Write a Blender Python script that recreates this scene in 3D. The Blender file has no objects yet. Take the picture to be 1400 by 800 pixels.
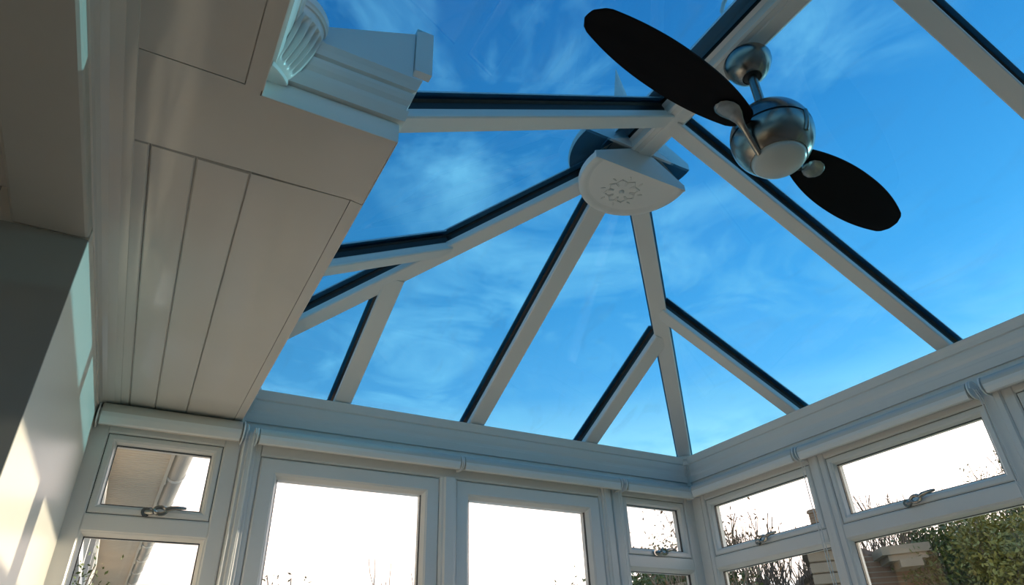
import bpy, bmesh, math, random
from mathutils import Vector, Matrix
R_ = math.radians
sc = bpy.context.scene
col = sc.collection

# ---------------------------------------------------------------- camera, world, sun, exposure
cam_d = bpy.data.cameras.new('camera'); cam = bpy.data.objects.new('camera', cam_d); col.objects.link(cam)
CR = Vector((0.874127, -0.484597, -0.032672)); CU = Vector((-0.230223, -0.472634, 0.850655)); CF = Vector((0.427667, 0.736059, 0.524708))
M3 = Matrix((CR, CU, -CF)).transposed()
cam.matrix_world = Matrix.Translation((0, 0, 1.0)) @ M3.to_4x4()
cam_d.sensor_width = 36; cam_d.lens = 905.85/1400*36; cam_d.clip_start = 0.02; cam_d.clip_end = 500
sc.camera = cam
FPX = 905.85
def ray(u, v):
    return (CF*FPX + CR*(u-700) - CU*(v-400)).normalized()
def at(u, v, dist):
    """point seen at pixel u,v at a horizontal distance dist from the camera"""
    d = ray(u, v); k = dist/math.hypot(d.x, d.y)
    return Vector((0, 0, 1.0)) + d*k

sc.view_settings.view_transform = 'Standard'; sc.view_settings.look = 'None'
sc.view_settings.gamma = 1.0; sc.view_settings.use_curve_mapping = False
sc.view_settings.exposure = 0.0
SUN_DIR = Vector((3.16, -0.155, 0.378)).normalized()       # towards the sun
SUN_STRENGTH = 5.0
SKY_GAIN = 1.0
SUN_GLOW = 4.0          # haze round the low sun
CLOUD_OFF = (3.1, 1.7, 0.4)

w = bpy.data.worlds.new('sky'); sc.world = w; w.use_nodes = True
nt = w.node_tree; nt.nodes.clear()
N = nt.nodes.new; L = nt.links.new
tc = N('ShaderNodeTexCoord'); nrm = N('ShaderNodeVectorMath'); nrm.operation = 'NORMALIZE'; L(tc.outputs['Generated'], nrm.inputs[0])
sep = N('ShaderNodeSeparateXYZ'); L(nrm.outputs[0], sep.inputs[0])
ramp = N('ShaderNodeValToRGB'); L(sep.outputs['Z'], ramp.inputs[0])
cr = ramp.color_ramp; cr.interpolation = 'LINEAR'
stops = [(0.0, (.92, .84, .76)), (.10, (1.25, 1.12, 1.0)), (.17, (2.9, 2.3, 2.0)), (.30, (2.9, 2.4, 2.2)), (.385, (.85, 1.38, 1.85)),
         (.50, (.45, 1.08, 1.62)), (.68, (.24, .76, 1.30)), (.85, (.14, .52, 1.05)), (1.0, (.12, .47, .95))]
while len(cr.elements) < len(stops): cr.elements.new(.5)
for e, (p_, c_) in zip(cr.elements, stops): e.position = p_; e.color = (c_[0]*.4, c_[1]*.4, c_[2]*.4, 1)
dot = N('ShaderNodeVectorMath'); dot.operation = 'DOT_PRODUCT'; L(nrm.outputs[0], dot.inputs[0]); dot.inputs[1].default_value = SUN_DIR
mr = N('ShaderNodeMapRange'); L(dot.outputs['Value'], mr.inputs[0])
mr.inputs[1].default_value = -.1; mr.inputs[2].default_value = .95; mr.inputs[3].default_value = .62; mr.inputs[4].default_value = 1.22
mulg = N('ShaderNodeVectorMath'); mulg.operation = 'SCALE'; L(ramp.outputs[0], mulg.inputs[0]); L(mr.outputs[0], mulg.inputs['Scale'])
# clouds: project the direction on a flat layer
zc = N('ShaderNodeMath'); zc.operation = 'MAXIMUM'; L(sep.outputs['Z'], zc.inputs[0]); zc.inputs[1].default_value = .06
inv = N('ShaderNodeMath'); inv.operation = 'DIVIDE'; inv.inputs[0].default_value = 1; L(zc.outputs[0], inv.inputs[1])
pl = N('ShaderNodeVectorMath'); pl.operation = 'SCALE'; L(nrm.outputs[0], pl.inputs[0]); L(inv.outputs[0], pl.inputs['Scale'])
off = N('ShaderNodeVectorMath'); off.operation = 'ADD'; L(pl.outputs[0], off.inputs[0]); off.inputs[1].default_value = CLOUD_OFF
n1 = N('ShaderNodeTexNoise'); L(off.outputs[0], n1.inputs['Vector']); n1.inputs['Scale'].default_value = 2.6; n1.inputs['Detail'].default_value = 8; n1.inputs['Roughness'].default_value = .6; n1.inputs['Distortion'].default_value = .7
n2 = N('ShaderNodeTexNoise'); L(off.outputs[0], n2.inputs['Vector']); n2.inputs['Scale'].default_value = .9; n2.inputs['Detail'].default_value = 3
m1 = N('ShaderNodeMapRange'); L(n1.outputs[0], m1.inputs[0]); m1.inputs[1].default_value = .44; m1.inputs[2].default_value = .72
m2 = N('ShaderNodeMapRange'); L(n2.outputs[0], m2.inputs[0]); m2.inputs[1].default_value = .42; m2.inputs[2].default_value = .58
mm = N('ShaderNodeMath'); mm.operation = 'MULTIPLY'; L(m1.outputs[0], mm.inputs[0]); L(m2.outputs[0], mm.inputs[1])
mm2 = N('ShaderNodeMath'); mm2.operation = 'MULTIPLY'; L(mm.outputs[0], mm2.inputs[0]); mm2.inputs[1].default_value = .9
mixc = N('ShaderNodeMix'); mixc.data_type = 'RGBA'; L(mm2.outputs[0], mixc.inputs['Factor']); L(mulg.outputs[0], mixc.inputs['A']); mixc.inputs['B'].default_value = (.66, .74, .78, 1)
gp_ = N('ShaderNodeMath'); gp_.operation = 'POWER'; gc_ = N('ShaderNodeMath'); gc_.operation = 'MAXIMUM'; L(dot.outputs['Value'], gc_.inputs[0]); gc_.inputs[1].default_value = 0
L(gc_.outputs[0], gp_.inputs[0]); gp_.inputs[1].default_value = 36
glow = N('ShaderNodeVectorMath'); glow.operation = 'SCALE'; glow.inputs[0].default_value = (1.0, .80, .58); gs_ = N('ShaderNodeMath'); gs_.operation = 'MULTIPLY'; L(gp_.outputs[0], gs_.inputs[0]); gs_.inputs[1].default_value = SUN_GLOW
L(gs_.outputs[0], glow.inputs['Scale'])
addg = N('ShaderNodeVectorMath'); addg.operation = 'ADD'; L(mixc.outputs['Result'], addg.inputs[0]); L(glow.outputs[0], addg.inputs[1])
bg = N('ShaderNodeBackground'); L(addg.outputs[0], bg.inputs[0]); bg.inputs[1].default_value = 2.5*SKY_GAIN
wo = N('ShaderNodeOutputWorld'); L(bg.outputs[0], wo.inputs[0])

sun_d = bpy.data.lights.new('sun', 'SUN'); sun_d.energy = SUN_STRENGTH; sun_d.color = (1, .85, .62); sun_d.angle = R_(.55)
sun = bpy.data.objects.new('sun', sun_d); col.objects.link(sun); sun.rotation_euler = SUN_DIR.to_track_quat('Z', 'Y').to_euler(); sun.location = (8, 0, 6)

# ---------------------------------------------------------------- materials
def mat(name, color, rough=.5, metal=0, noise=0, nscale=20, bump=0, bscale=60, spec=.5, coord='Object', stretch=(1, 1, 1)):
    m = bpy.data.materials.new(name); m.use_nodes = True; t = m.node_tree; b = t.nodes['Principled BSDF']
    b.inputs['Base Color'].default_value = (*color, 1); b.inputs['Roughness'].default_value = rough; b.inputs['Metallic'].default_value = metal
    b.inputs['Specular IOR Level'].default_value = spec
    c = t.nodes.new('ShaderNodeTexCoord'); mp = t.nodes.new('ShaderNodeMapping'); mp.inputs['Scale'].default_value = stretch; t.links.new(c.outputs[coord], mp.inputs[0])
    if noise:
        n = t.nodes.new('ShaderNodeTexNoise'); n.inputs['Scale'].default_value = nscale; n.inputs['Detail'].default_value = 5; t.links.new(mp.outputs[0], n.inputs['Vector'])
        r = t.nodes.new('ShaderNodeValToRGB'); t.links.new(n.outputs[0], r.inputs[0])
        r.color_ramp.elements[0].position = .3; r.color_ramp.elements[1].position = .7
        r.color_ramp.elements[0].color = (*[x*(1-noise) for x in color], 1); r.color_ramp.elements[1].color = (*[min(1, x*(1+noise)) for x in color], 1)
        t.links.new(r.outputs[0], b.inputs['Base Color'])
    if bump:
        n = t.nodes.new('ShaderNodeTexNoise'); n.inputs['Scale'].default_value = bscale; t.links.new(mp.outputs[0], n.inputs['Vector'])
        bp = t.nodes.new('ShaderNodeBump'); bp.inputs['Strength'].default_value = bump; bp.inputs['Distance'].default_value = .01; t.links.new(n.outputs[0], bp.inputs['Height']); t.links.new(bp.outputs[0], b.inputs['Normal'])
    return m
def glass_mat(name, tint, refl=1.0, streak=0):
    m = bpy.data.materials.new(name); m.use_nodes = True; t = m.node_tree; t.nodes.clear()
    tr = t.nodes.new('ShaderNodeBsdfTransparent'); tr.inputs[0].default_value = (*tint, 1)
    gl = t.nodes.new('ShaderNodeBsdfGlossy'); gl.inputs['Roughness'].default_value = .0; gl.inputs[0].default_value = (refl, refl, refl, 1)
    lw = t.nodes.new('ShaderNodeLayerWeight'); lw.inputs[0].default_value = .5
    pw = t.nodes.new('ShaderNodeMath'); pw.operation = 'POWER'; pw.inputs[1].default_value = 5; t.links.new(lw.outputs['Facing'], pw.inputs[0])
    fr = t.nodes.new('ShaderNodeMath'); fr.operation = 'MULTIPLY_ADD'; fr.inputs[1].default_value = .75; fr.inputs[2].default_value = .03; t.links.new(pw.outputs[0], fr.inputs[0])
    mx = t.nodes.new('ShaderNodeMixShader'); o = t.nodes.new('ShaderNodeOutputMaterial')
    t.links.new(fr.outputs[0], mx.inputs[0]); t.links.new(tr.outputs[0], mx.inputs[1]); t.links.new(gl.outputs[0], mx.inputs[2])
    last = mx
    if streak:      # faint pale streaks mixed in as painted reflections on the glass
        c = t.nodes.new('ShaderNodeTexCoord'); mp = t.nodes.new('ShaderNodeMapping'); mp.inputs['Scale'].default_value = (1, .25, 1); mp.inputs['Rotation'].default_value = (0, 0, .6)
        t.links.new(c.outputs['Object'], mp.inputs[0])
        n = t.nodes.new('ShaderNodeTexNoise'); n.inputs['Scale'].default_value = 7; n.inputs['Detail'].default_value = 6; n.inputs['Distortion'].default_value = 1.5; t.links.new(mp.outputs[0], n.inputs['Vector'])
        r = t.nodes.new('ShaderNodeMapRange'); r.inputs[1].default_value = .55; r.inputs[2].default_value = .8; r.inputs[4].default_value = streak; t.links.new(n.outputs[0], r.inputs[0])
        d = t.nodes.new('ShaderNodeBsdfDiffuse'); d.inputs[0].default_value = (.5, .55, .6, 1); d2 = t.nodes.new('ShaderNodeBsdfTranslucent'); d2.inputs[0].default_value = (.5, .6, .7, 1)
        a = t.nodes.new('ShaderNodeMixShader'); a.inputs[0].default_value = .5; t.links.new(d.outputs[0], a.inputs[1]); t.links.new(d2.outputs[0], a.inputs[2])
        m2_ = t.nodes.new('ShaderNodeMixShader'); t.links.new(r.outputs[0], m2_.inputs[0]); t.links.new(mx.outputs[0], m2_.inputs[1]); t.links.new(a.outputs[0], m2_.inputs[2]); last = m2_
    t.links.new(last.outputs[0], o.inputs[0])
    return m
M = dict(
    upvc=mat('white upvc', (.78, .765, .74), .3, noise=.02, nscale=3),
    clad=mat('glossy white cladding', (.62, .59, .55), .09, noise=.03, nscale=2),
    plaster=mat('cream wall', (.80, .77, .70), .32, noise=.02, nscale=2, bump=.05, bscale=25),
    house=mat('grey green house wall', (.36, .37, .35), .45, noise=.04, nscale=3),
    lintel=mat('painted lintel', (.52, .50, .45), .5, noise=.04, nscale=3),
    gasket=mat('black rubber gasket', (.012, .013, .016), .45),
    cap=mat('outer bar cap', (.78, .80, .84), .4),
    blind=mat('white blind fabric', (.66, .62, .56), .75, bump=.1, bscale=200),
    plastic=mat('white plastic', (.82, .82, .80), .35),
    nickel=mat('brushed nickel', (.27, .265, .25), .25, metal=1, noise=.06, nscale=60, stretch=(1, 1, .1)),
    chrome=mat('chrome handle metal', (.35, .34, .32), .18, metal=1),
    black=mat('black plastic', (.01, .01, .01), .4),
    blade=mat('dark espresso blade', (.006, .0035, .004), .6, noise=.25, nscale=12, stretch=(.2, 4, 4), spec=.08),
    opal=mat('opal glass', (.50, .52, .50), .25),
    floor=mat('beige floor', (.72, .53, .37), .35, noise=.12, nscale=4, stretch=(1, 6, 1)),
    tint=glass_mat('blue solar glass', (.34, .592, .72), .8, streak=.08),
    clear=glass_mat('clear glass', (.97, .98, .98), .8),
    soffit=mat('pale eaves board', (.74, .66, .55), .5, noise=.05, nscale=3),
    outwhite=mat('exterior white plastic', (.82, .81, .79), .4),
    bark=mat('bare bark', (.10, .075, .055), .85, noise=.3, nscale=9),
    barkp=mat('pale twig bark', (.22, .17, .12), .85, noise=.2, nscale=9),
    leafg=mat('green leaves', (.075, .11, .02), .55, noise=.5, nscale=1.2),
    leafy=mat('yellow green leaves', (.20, .19, .04), .55, noise=.5, nscale=1.2),
    leafb=mat('brown dry leaves', (.17, .10, .05), .7, noise=.4, nscale=2),
    grass=mat('lawn', (.10, .15, .04), .8, noise=.3, nscale=2),
    tile=mat('dark roof tiles', (.16, .12, .10), .7, noise=.2, nscale=6),
    beige=mat('beige boards', (.28, .24, .18), .55, noise=.06, nscale=4),
    gutter=mat('greyed gutter plastic', (.52, .49, .46), .45),
    wire=mat('black wire', (.03, .03, .03), .6),
)
def brick_mat(name, c1, c2, mort, sx=4.4, sy=13):
    m = bpy.data.materials.new(name); m.use_nodes = True; t = m.node_tree; b = t.nodes['Principled BSDF']; b.inputs['Roughness'].default_value = .85
    c = t.nodes.new('ShaderNodeTexCoord'); s = t.nodes.new('ShaderNodeSeparateXYZ'); t.links.new(c.outputs['Object'], s.inputs[0])
    a = t.nodes.new('ShaderNodeMath'); a.operation = 'ADD'; t.links.new(s.outputs[0], a.inputs[0]); t.links.new(s.outputs[1], a.inputs[1])
    k = t.nodes.new('ShaderNodeCombineXYZ'); t.links.new(a.outputs[0], k.inputs[0]); t.links.new(s.outputs[2], k.inputs[1])
    br = t.nodes.new('ShaderNodeTexBrick'); t.links.new(k.outputs[0], br.inputs['Vector']); br.inputs['Scale'].default_value = 1
    br.inputs['Color1'].default_value = (*c1, 1); br.inputs['Color2'].default_value = (*c2, 1); br.inputs['Mortar'].default_value = (*mort, 1)
    br.inputs['Brick Width'].default_value = .225; br.inputs['Row Height'].default_value = .075; br.inputs['Mortar Size'].default_value = .008
    t.links.new(br.outputs[0], b.inputs['Base Color']); return m
M['brick'] = brick_mat('brown brick', (.22, .13, .09), (.28, .18, .12), (.3, .27, .22))
M['brickp'] = brick_mat('buff brick', (.42, .29, .19), (.50, .36, .24), (.5, .45, .38))

# ---------------------------------------------------------------- mesh helpers
def tag(o, label=None, cat=None, group=None, kind=None):
    if label: o['label'] = label
    if cat: o['category'] = cat
    if group: o['group'] = group
    if kind: o['kind'] = kind
    return o
def empty(name, loc=(0, 0, 0), rz=0):
    o = bpy.data.objects.new(name, None); o.empty_display_size = .05; o.location = loc; o.rotation_euler = (0, 0, rz); col.objects.link(o); return o
class MB:
    def __init__(s): s.v = []; s.f = []; s.sm = []
    def add(s, vs, fs, smooth=False):
        o = len(s.v); s.v += [tuple(v) for v in vs]; s.f += [tuple(o+i for i in f) for f in fs]; s.sm += [smooth]*len(fs); return s
    def box(s, x0, x1, y0, y1, z0, z1):
        vs = [(x, y, z) for z in (z0, z1) for y in (y0, y1) for x in (x0, x1)]
        return s.add(vs, [(0, 2, 3, 1), (4, 5, 7, 6), (0, 1, 5, 4), (2, 6, 7, 3), (0, 4, 6, 2), (1, 3, 7, 5)])
    def prism(s, poly, d):          # poly: list of 3d points, extruded by vector d
        n = len(poly); d = Vector(d); vs = [Vector(p) for p in poly]+[Vector(p)+d for p in poly]
        return s.add(vs, [tuple(range(n))[::-1], tuple(range(n, 2*n))]+[(i, (i+1) % n, n+(i+1) % n, n+i) for i in range(n)])
    def sweep(s, prof, A, B, S, U, a_off=None, b_off=None):
        """closed profile (s,u) swept from A to B; a_off/b_off(s,u)->extra vector for mitres"""
        A, B, S, U = Vector(A), Vector(B), Vector(S), Vector(U); n = len(prof)
        va = [A+S*p+U*q+(a_off(p, q) if a_off else Vector()) for p, q in prof]; vb = [B+S*p+U*q+(b_off(p, q) if b_off else Vector()) for p, q in prof]
        return s.add(va+vb, [tuple(range(n))[::-1], tuple(range(n, 2*n))]+[(i, (i+1) % n, n+(i+1) % n, n+i) for i in range(n)])
    def tube(s, pts, rad, n=10, smooth=True, caps=True):
        pts = [Vector(p) for p in pts]
        if not hasattr(rad, '__len__'): rad = [rad]*len(pts)
        vs = []; prev = None
        for i, p in enumerate(pts):
            d = (pts[min(i+1, len(pts)-1)]-pts[max(i-1, 0)]).normalized()
            a = prev if prev is not None else (Vector((0, 0, 1)) if abs(d.z) < .9 else Vector((1, 0, 0)))
            a = (a-d*a.dot(d)).normalized(); b = d.cross(a); prev = a
            vs += [p+(a*math.cos(2*math.pi*k/n)+b*math.sin(2*math.pi*k/n))*rad[i] for k in range(n)]
        fs = [(i*n+k, i*n+(k+1) % n, (i+1)*n+(k+1) % n, (i+1)*n+k) for i in range(len(pts)-1) for k in range(n)]
        s.add(vs, fs, smooth)
        if caps:
            o = len(s.v)-len(vs); s.f += [tuple(o+k for k in range(n))[::-1], tuple(o+len(vs)-n+k for k in range(n))]; s.sm += [False, False]
        return s
    def lathe(s, prof, c, n=48, smooth=True, a0=0, a1=2*math.pi, rmod=None):
        full = abs(a1-a0-2*math.pi) < 1e-6; m = n if full else n+1; vs = []
        for r, z in prof:
            for k in range(m):
                a = a0+(a1-a0)*k/n; rr = r*(rmod(a, z) if rmod else 1); vs.append((c[0]+rr*math.cos(a), c[1]+rr*math.sin(a), c[2]+z))
        fs = []
        for i in range(len(prof)-1):
            for k in range(n):
                k2 = (k+1) % m; fs.append((i*m+k, i*m+k2, (i+1)*m+k2, (i+1)*m+k))
        return s.add(vs, fs, smooth)
    def build(s, name, m, parent=None, bevel=0, seg=2, sharp=None):
        me = bpy.data.meshes.new(name); me.from_pydata(s.v, [], s.f); me.materials.append(m)
        me.polygons.foreach_set('use_smooth', s.sm)
        bm = bmesh.new(); bm.from_mesh(me)
        bmesh.ops.recalc_face_normals(bm, faces=bm.faces); bm.to_mesh(me); bm.free(); me.update()
        if any(s.sm):
            try: me.set_sharp_from_angle(angle=R_(38))
            except Exception: pass
        o = bpy.data.objects.new(name, me); col.objects.link(o)
        if parent is not None: o.parent = parent; o.matrix_parent_inverse = Matrix.Identity(4); o.location = -parent.location if False else (0, 0, 0)
        if bevel:
            b = o.modifiers.new('bevel', 'BEVEL'); b.width = bevel; b.segments = seg; b.limit_method = 'ANGLE'; b.angle_limit = R_(35)
        return o
def place(root, parts_world=True):
    """children meshes are in world coordinates: shift them so the empty can sit at the thing's base"""
    for ch in list(root.children):
        _shift(ch, root.location.copy())
def _shift(o, d):
    if o.data and not o.data.get('moved'):
        o.data.transform(Matrix.Translation(-d)); o.data['moved'] = 1
    for c in o.children: _shift(c, d)
def recentre(o):
    """put a single-mesh thing's origin at its base centre"""
    vs = o.data.vertices; xs = [v.co.x for v in vs]; ys = [v.co.y for v in vs]; zs = [v.co.z for v in vs]
    d = Vector(((min(xs)+max(xs))/2, (min(ys)+max(ys))/2, min(zs))); o.data.transform(Matrix.Translation(-d)); o.location = d
    return o
def S(name, mb, m, bevel=0):
    return tag(mb.build(name, m, bevel=bevel), kind='structure')

# ---------------------------------------------------------------- key dimensions (metres; floor z=0, camera at 0,0,1)
XW, YF = 2.94, 3.0                  # glass line of the right wall, glass line of the front wall
EZ = 2.2356; EP = .0116
XR, YFR = XW-EP, YF-EP              # eaves line of the roof
XL = .1053
TA, TB = math.tan(R_(25.7435)), math.tan(R_(25.9708))
RX = (XL+XR)/2; RZ = EZ+(XR-RX)*TB; RY = YFR-(RZ-EZ)/TA
YB = -1.8                           # back of the room
SZ = 2.0663                         # cladding ceiling
def wallx(y): return -.29+.0285*y

# ---------------------------------------------------------------- ground, floor, walls
S('floor', MB().box(-3.6, XW+.15, YB-.1, YF+.15, -.12, 0), M['floor'])
g = MB().box(-40, 60, -40, 70, -.5, -.3).build('lawn', M['grass']); tag(g, kind='structure'); g.name = 'floor_ground'
S('floor_bounce_slab', MB().box(-.2, 9, 3.2, 16, -.3, -.22), mat('pale bounce slab', (.62, .54, .45), .7, noise=.1, nscale=3))  # unseen pale slab, added to bounce light up to the eaves
# left wall: pier with reveal, from the opening to the front corner, and the return wall running into the house
S('wall_left', MB().prism([(wallx(1.65), 1.65, 0), (wallx(3.06), 3.06, 0), (-.45, 3.06, 0), (-.45, 1.85, 0), (-.45, 1.65, 0)], (0, 0, 2.6)), M['plaster'])
S('wall_return', MB().box(-3.6, -.45, 1.65, 1.85, 0, 2.6), M['house'])
# painted face of the reveal
S('trim_1', MB().box(-.45, wallx(1.65)-.001, 1.645, 1.6502, 0, 2.0), M['house'])
ln = MB(); ln.prism([(wallx(YB)+0, YB, 2.0), (wallx(1.645), 1.645, 2.0), (-.405, 1.645, 2.0), (-.405, YB, 2.0)], (0, 0, .6))
S('wall_lintel', ln, M['lintel'], bevel=.008)
S('wall_house_back', MB().box(-3.6, XW+.1, YB-.15, YB, 0, 2.6).box(-3.75, -3.6, YB, 1.85, 0, 2.6), M['house'])
S('ceiling_house', MB().box(-3.6, -.405, YB, 1.65, 2.45, 2.6), M['lintel'])
# gable above the back wall
S('wall_back', MB().prism([(-.3, YB-.01, 2.6), (XR+.05, YB-.01, 2.6), (XR+.05, YB-.01, EZ+.02), (RX, YB-.01, RZ+.1), (-.3, YB-.01, 2.62)], (0, -.12, 0)), M['plaster'])
# dwarf walls
S('wall_front', MB().box(-.25, .36, YF-.1, YF+.15, 0, .6).box(2.28, XW+.12, YF-.1, YF+.15, 0, .6), M['plaster'])
S('wall_right', MB().box(XW-.06, XW+.15, YB, YF-.1, 0, .6), M['plaster'])

# ---------------------------------------------------------------- clad ceiling beside the roof (glossy white boards)
X2 = .040; X1 = .332; YS = 1.05
T = .012
cl = MB()
def board(x0, x1, y0, y1, z=SZ, th=.012, sk=.028):
    """flat board with eased edges; sk leans its sides with the wall"""
    e = .0035
    def X(x, y): return x+sk*(y-1.5)
    vs = [(X(x0, y0), y0, z+th), (X(x1, y0), y0, z+th), (X(x1, y1), y1, z+th), (X(x0, y1), y1, z+th),
          (X(x0, y0), y0, z+e), (X(x1, y0), y0, z+e), (X(x1, y1), y1, z+e), (X(x0, y1), y1, z+e),
          (X(x0, y0)+e, y0+e, z), (X(x1, y0)-e, y0+e, z), (X(x1, y1)-e, y1-e, z), (X(x0, y1)+e, y1-e, z)]
    cl.add(vs, [(0, 1, 2, 3), (8, 11, 10, 9)]+[(i, (i+1) % 4, 4+(i+1) % 4, 4+i) for i in range(4)]+[(4+i, 4+(i+1) % 4, 8+(i+1) % 4, 8+i) for i in range(4)])
PX = [-.185, -.142, -.048, .070]
for a, b in zip(PX, PX[1:]): board(a+.0012, b-.0012, 1.302, 2.975)
cl.prism([(PX[-1]+.028*(1.302-1.5)+.001, 1.302, SZ), (.298, 1.292, SZ), (.298, 2.975, SZ), (PX[-1]+.028*(2.975-1.5)+.001, 2.975, SZ)], (0, 0, .012))
cl.prism([(-.19, 1.302-.262, SZ), (.036, 1.037, SZ), (.036, 1.0525, SZ), (.3295, 1.0525, SZ), (.3295, 1.2955, SZ), (.298, 1.2895, SZ), (-.19, 1.2995, SZ)], (0, 0, .012))
cl.prism([(-.2, YB, SZ), (.003, YB, SZ), (.003, 1.0345, SZ), (-.192, 1.0375, SZ)], (0, 0, .012))
cl.box(.0045, .0385, YB, 1.0365, SZ-.001, SZ+.012)
cl.prism([(.2995, 1.2915, SZ-.001), (X1-.002, 1.296, SZ-.001), (X1-.002, 2.975, SZ-.001), (.2995, 2.975, SZ-.001)], (0, 0, .013))
cl.box(-.3, X1-.003, YS+.002, 2.99, SZ+.011, SZ+.024).box(-.3, X2-.003, YB, YS+.01, SZ+.011, SZ+.024)
S('ceiling', cl, M['clad'])
# cover strip against the wall, with a small cove
cv = MB()
pf = [(0, 0), (.075, 0), (.073, -.003), (.052, -.004), (.028, -.008), (.014, -.014), (.007, -.024), (.004, -.034), (0, -.035)]
A = Vector((wallx(1.65), 1.652, SZ+.001)); B = Vector((wallx(2.97), 2.97, SZ+.001)); A0 = Vector((wallx(YB), YB, SZ+.001))
cv.sweep(pf, A0, B, (1, 0, 0), (0, 0, 1))
S('trim_2', cv, M['clad'])

# ---------------------------------------------------------------- moulded ring beam (cornice)
def prof(zb, zg, zt, deep=.05):
    h = zt-zg
    P = [(0, zb), (0, zg), (-.004, zg+.001), (-.004, zg+.006), (.009, zg+.006), (.016, zg+.27*h), (.011, zg+.285*h), (.011, zg+.315*h), (.013, zg+.40*h), (.0185, zg+.50*h), (.022, zg+.60*h),
         (.0235, zg+.67*h), (.0185, zg+.685*h), (.0185, zg+.715*h), (.027, zg+.74*h), (.031, zg+.86*h), (.036, zg+.97*h), (.036, zt), (-deep, zt), (-deep, zb)]
    return P
PR = prof(2.035, 2.085, EZ)
yfb, xrb = YF-.002, XW-.002
tr = MB(); tr.sweep(PR, (X1, yfb, 0), (xrb, yfb, 0), (0, -1, 0), (0, 0, 1), a_off=lambda p, q: Vector((p, 0, 0)), b_off=lambda p, q: Vector((-p, 0, 0)))
S('trim_3', tr, M['upvc'])
tr = MB(); tr.sweep(PR, (xrb, YB, 0), (xrb, yfb, 0), (-1, 0, 0), (0, 0, 1), b_off=lambda p, q: Vector((0, -p, 0)))
S('trim_4', tr, M['upvc'])
PL = prof(SZ-.0005, 2.120, 2.250)
PL = PL[:-2]+[(-.05, 2.250), (-.05, 2.11), (-.0015, 2.10), (-.0015, SZ-.0005)]
tr = MB()
tr.sweep(PL, (X2, YB, 0), (X2, YS, 0), (1, 0, 0), (0, 0, 1), b_off=lambda p, q: Vector((0, -p, 0)))
tr.sweep(PL, (X2, YS, 0), (X1, YS, 0), (0, -1, 0), (0, 0, 1), a_off=lambda p, q: Vector((p, 0, 0)), b_off=lambda p, q: Vector((p, 0, 0)))
tr.sweep(PL, (X1, YS, 0), (X1, yfb, 0), (1, 0, 0), (0, 0, 1), a_off=lambda p, q: Vector((0, -p, 0)), b_off=lambda p, q: Vector((0, -p, 0)))
S('trim_5', tr, M['upvc'])
# infill panel that closes the ceiling box up to the glass, with its corner post
def roofz(x): return EZ+(x-XL)*TB
tr = MB()
tr.prism([(X2+.02, YS-.012, 2.245), (X1+.02, YS-.012, 2.245), (X1+.02, YS-.012, roofz(X1+.02)+.080), (X2+.02, YS-.012, roofz(X2+.02)+.080)], (0, .02, 0))
tr.prism([(X1-.005, YS+.005, 2.245), (X1-.005, yfb, 2.245), (X1-.005, yfb, 2.40), (X1-.005, 2.72, roofz(X1)+.09), (X1-.005, YS+.005, roofz(X1)+.09)], (.02, 0, 0))
tr.box(X1+.022, X1+.066, YS-.018, YS+.004, 2.300, 2.452)
S('trim_6', tr, M['upvc'])
tr = MB().box(-.5, X2-.012, YB, YS, SZ+.03, 2.30).box(-.5, -.23, YS, 3.1, SZ+.03, 2.6)
S('trim_7', tr, M['upvc'])

# ---------------------------------------------------------------- fluted corner caps
def corner_cap(cx, cy, ex, ey, z0, z1, d0, d1, w0, w1, b0, b1, label, flutes=5):
    """fluted shield across an inner corner; e points out of the corner into the room"""
    t = empty('fluted_corner_cap', (cx, cy, z0)); tag(t, label, 'corner cap', 'fluted corner caps of the cornice')
    e = Vector((ex, ey, 0)).normalized(); f = Vector((-ey, ex, 0)).normalized(); nu = 60; nq = 30
    def row(q, inset, grow=0, flute=True, dz=0):
        g = math.sin(q*math.pi/2)**.9; d = d0+(d1-d0)*g+grow; w_ = w0+(w1-w0)*(q**.7)+grow*.6; b_ = b0+(b1-b0)*g; r = []
        for k in range(nu+1):
            u = -1+2*k/nu; x = d+b_*math.sqrt(max(0, 1-(u*.96)**2))
            if flute and .10 < q < .80 and abs(u) < .82:
                fe = min(1, (q-.10)/.07, (.80-q)/.07); x -= (.014 if flutes == 4 else .0075)*fe*(.5+.5*math.cos(math.pi*(1+u/.82)*flutes+math.pi))*(.5+q)
            r.append(e*x+f*(w_*u)+Vector((0, 0, (z1-z0)*q*.86+dz)))
        return r
    back = lambda r: [Vector((0, 0, r[0].z))+f*(.3*(p.dot(f)))-e*.01 for p in r]
    rows = [row(i/nq, 0) for i in range(nq+1)]; rows = [back(rows[0])]+rows+[back(rows[-1])]
    def skin(rows, name, par, smooth=True):
        m = nu+1; mb = MB(); mb.add([p for r in rows for p in r], [(i*m+k, i*m+k+1, (i+1)*m+k+1, (i+1)*m+k) for i in range(len(rows)-1) for k in range(nu)], smooth); return mb.build(name, M['upvc'], par)
    skin(rows, 'fluted_body', t)
    H = z1-z0
    def lv(grow, dz): return row(1, 0, grow, False, dz)
    rr = [lv(-.002, -H*.05), lv(.003, -H*.05), lv(.005, -H*.02), lv(.002, -H*.005), lv(.003, .0), lv(.006, H*.02), lv(.006, H*.13), lv(.002, H*.14)]
    rr = rr+[back(rr[-1])]; skin(rr, 'cap_rim', t)
    ft = [row(0, 0, -.001, False, -.008), row(0, 0, .003, False, -.006), row(0, 0, .004, False, .004), row(0, 0, -.001, False, .008)]
    skin([back(ft[0])]+ft, 'cap_foot', t)
    return t
corner_cap(X2+.004, YS-.004, 1, -1, 2.120, 2.300, .022, .072, .026, .046, .006, .026, 'brightly lit fluted white corner cap where the cornice meets the stepped clad ceiling', 4)
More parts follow.
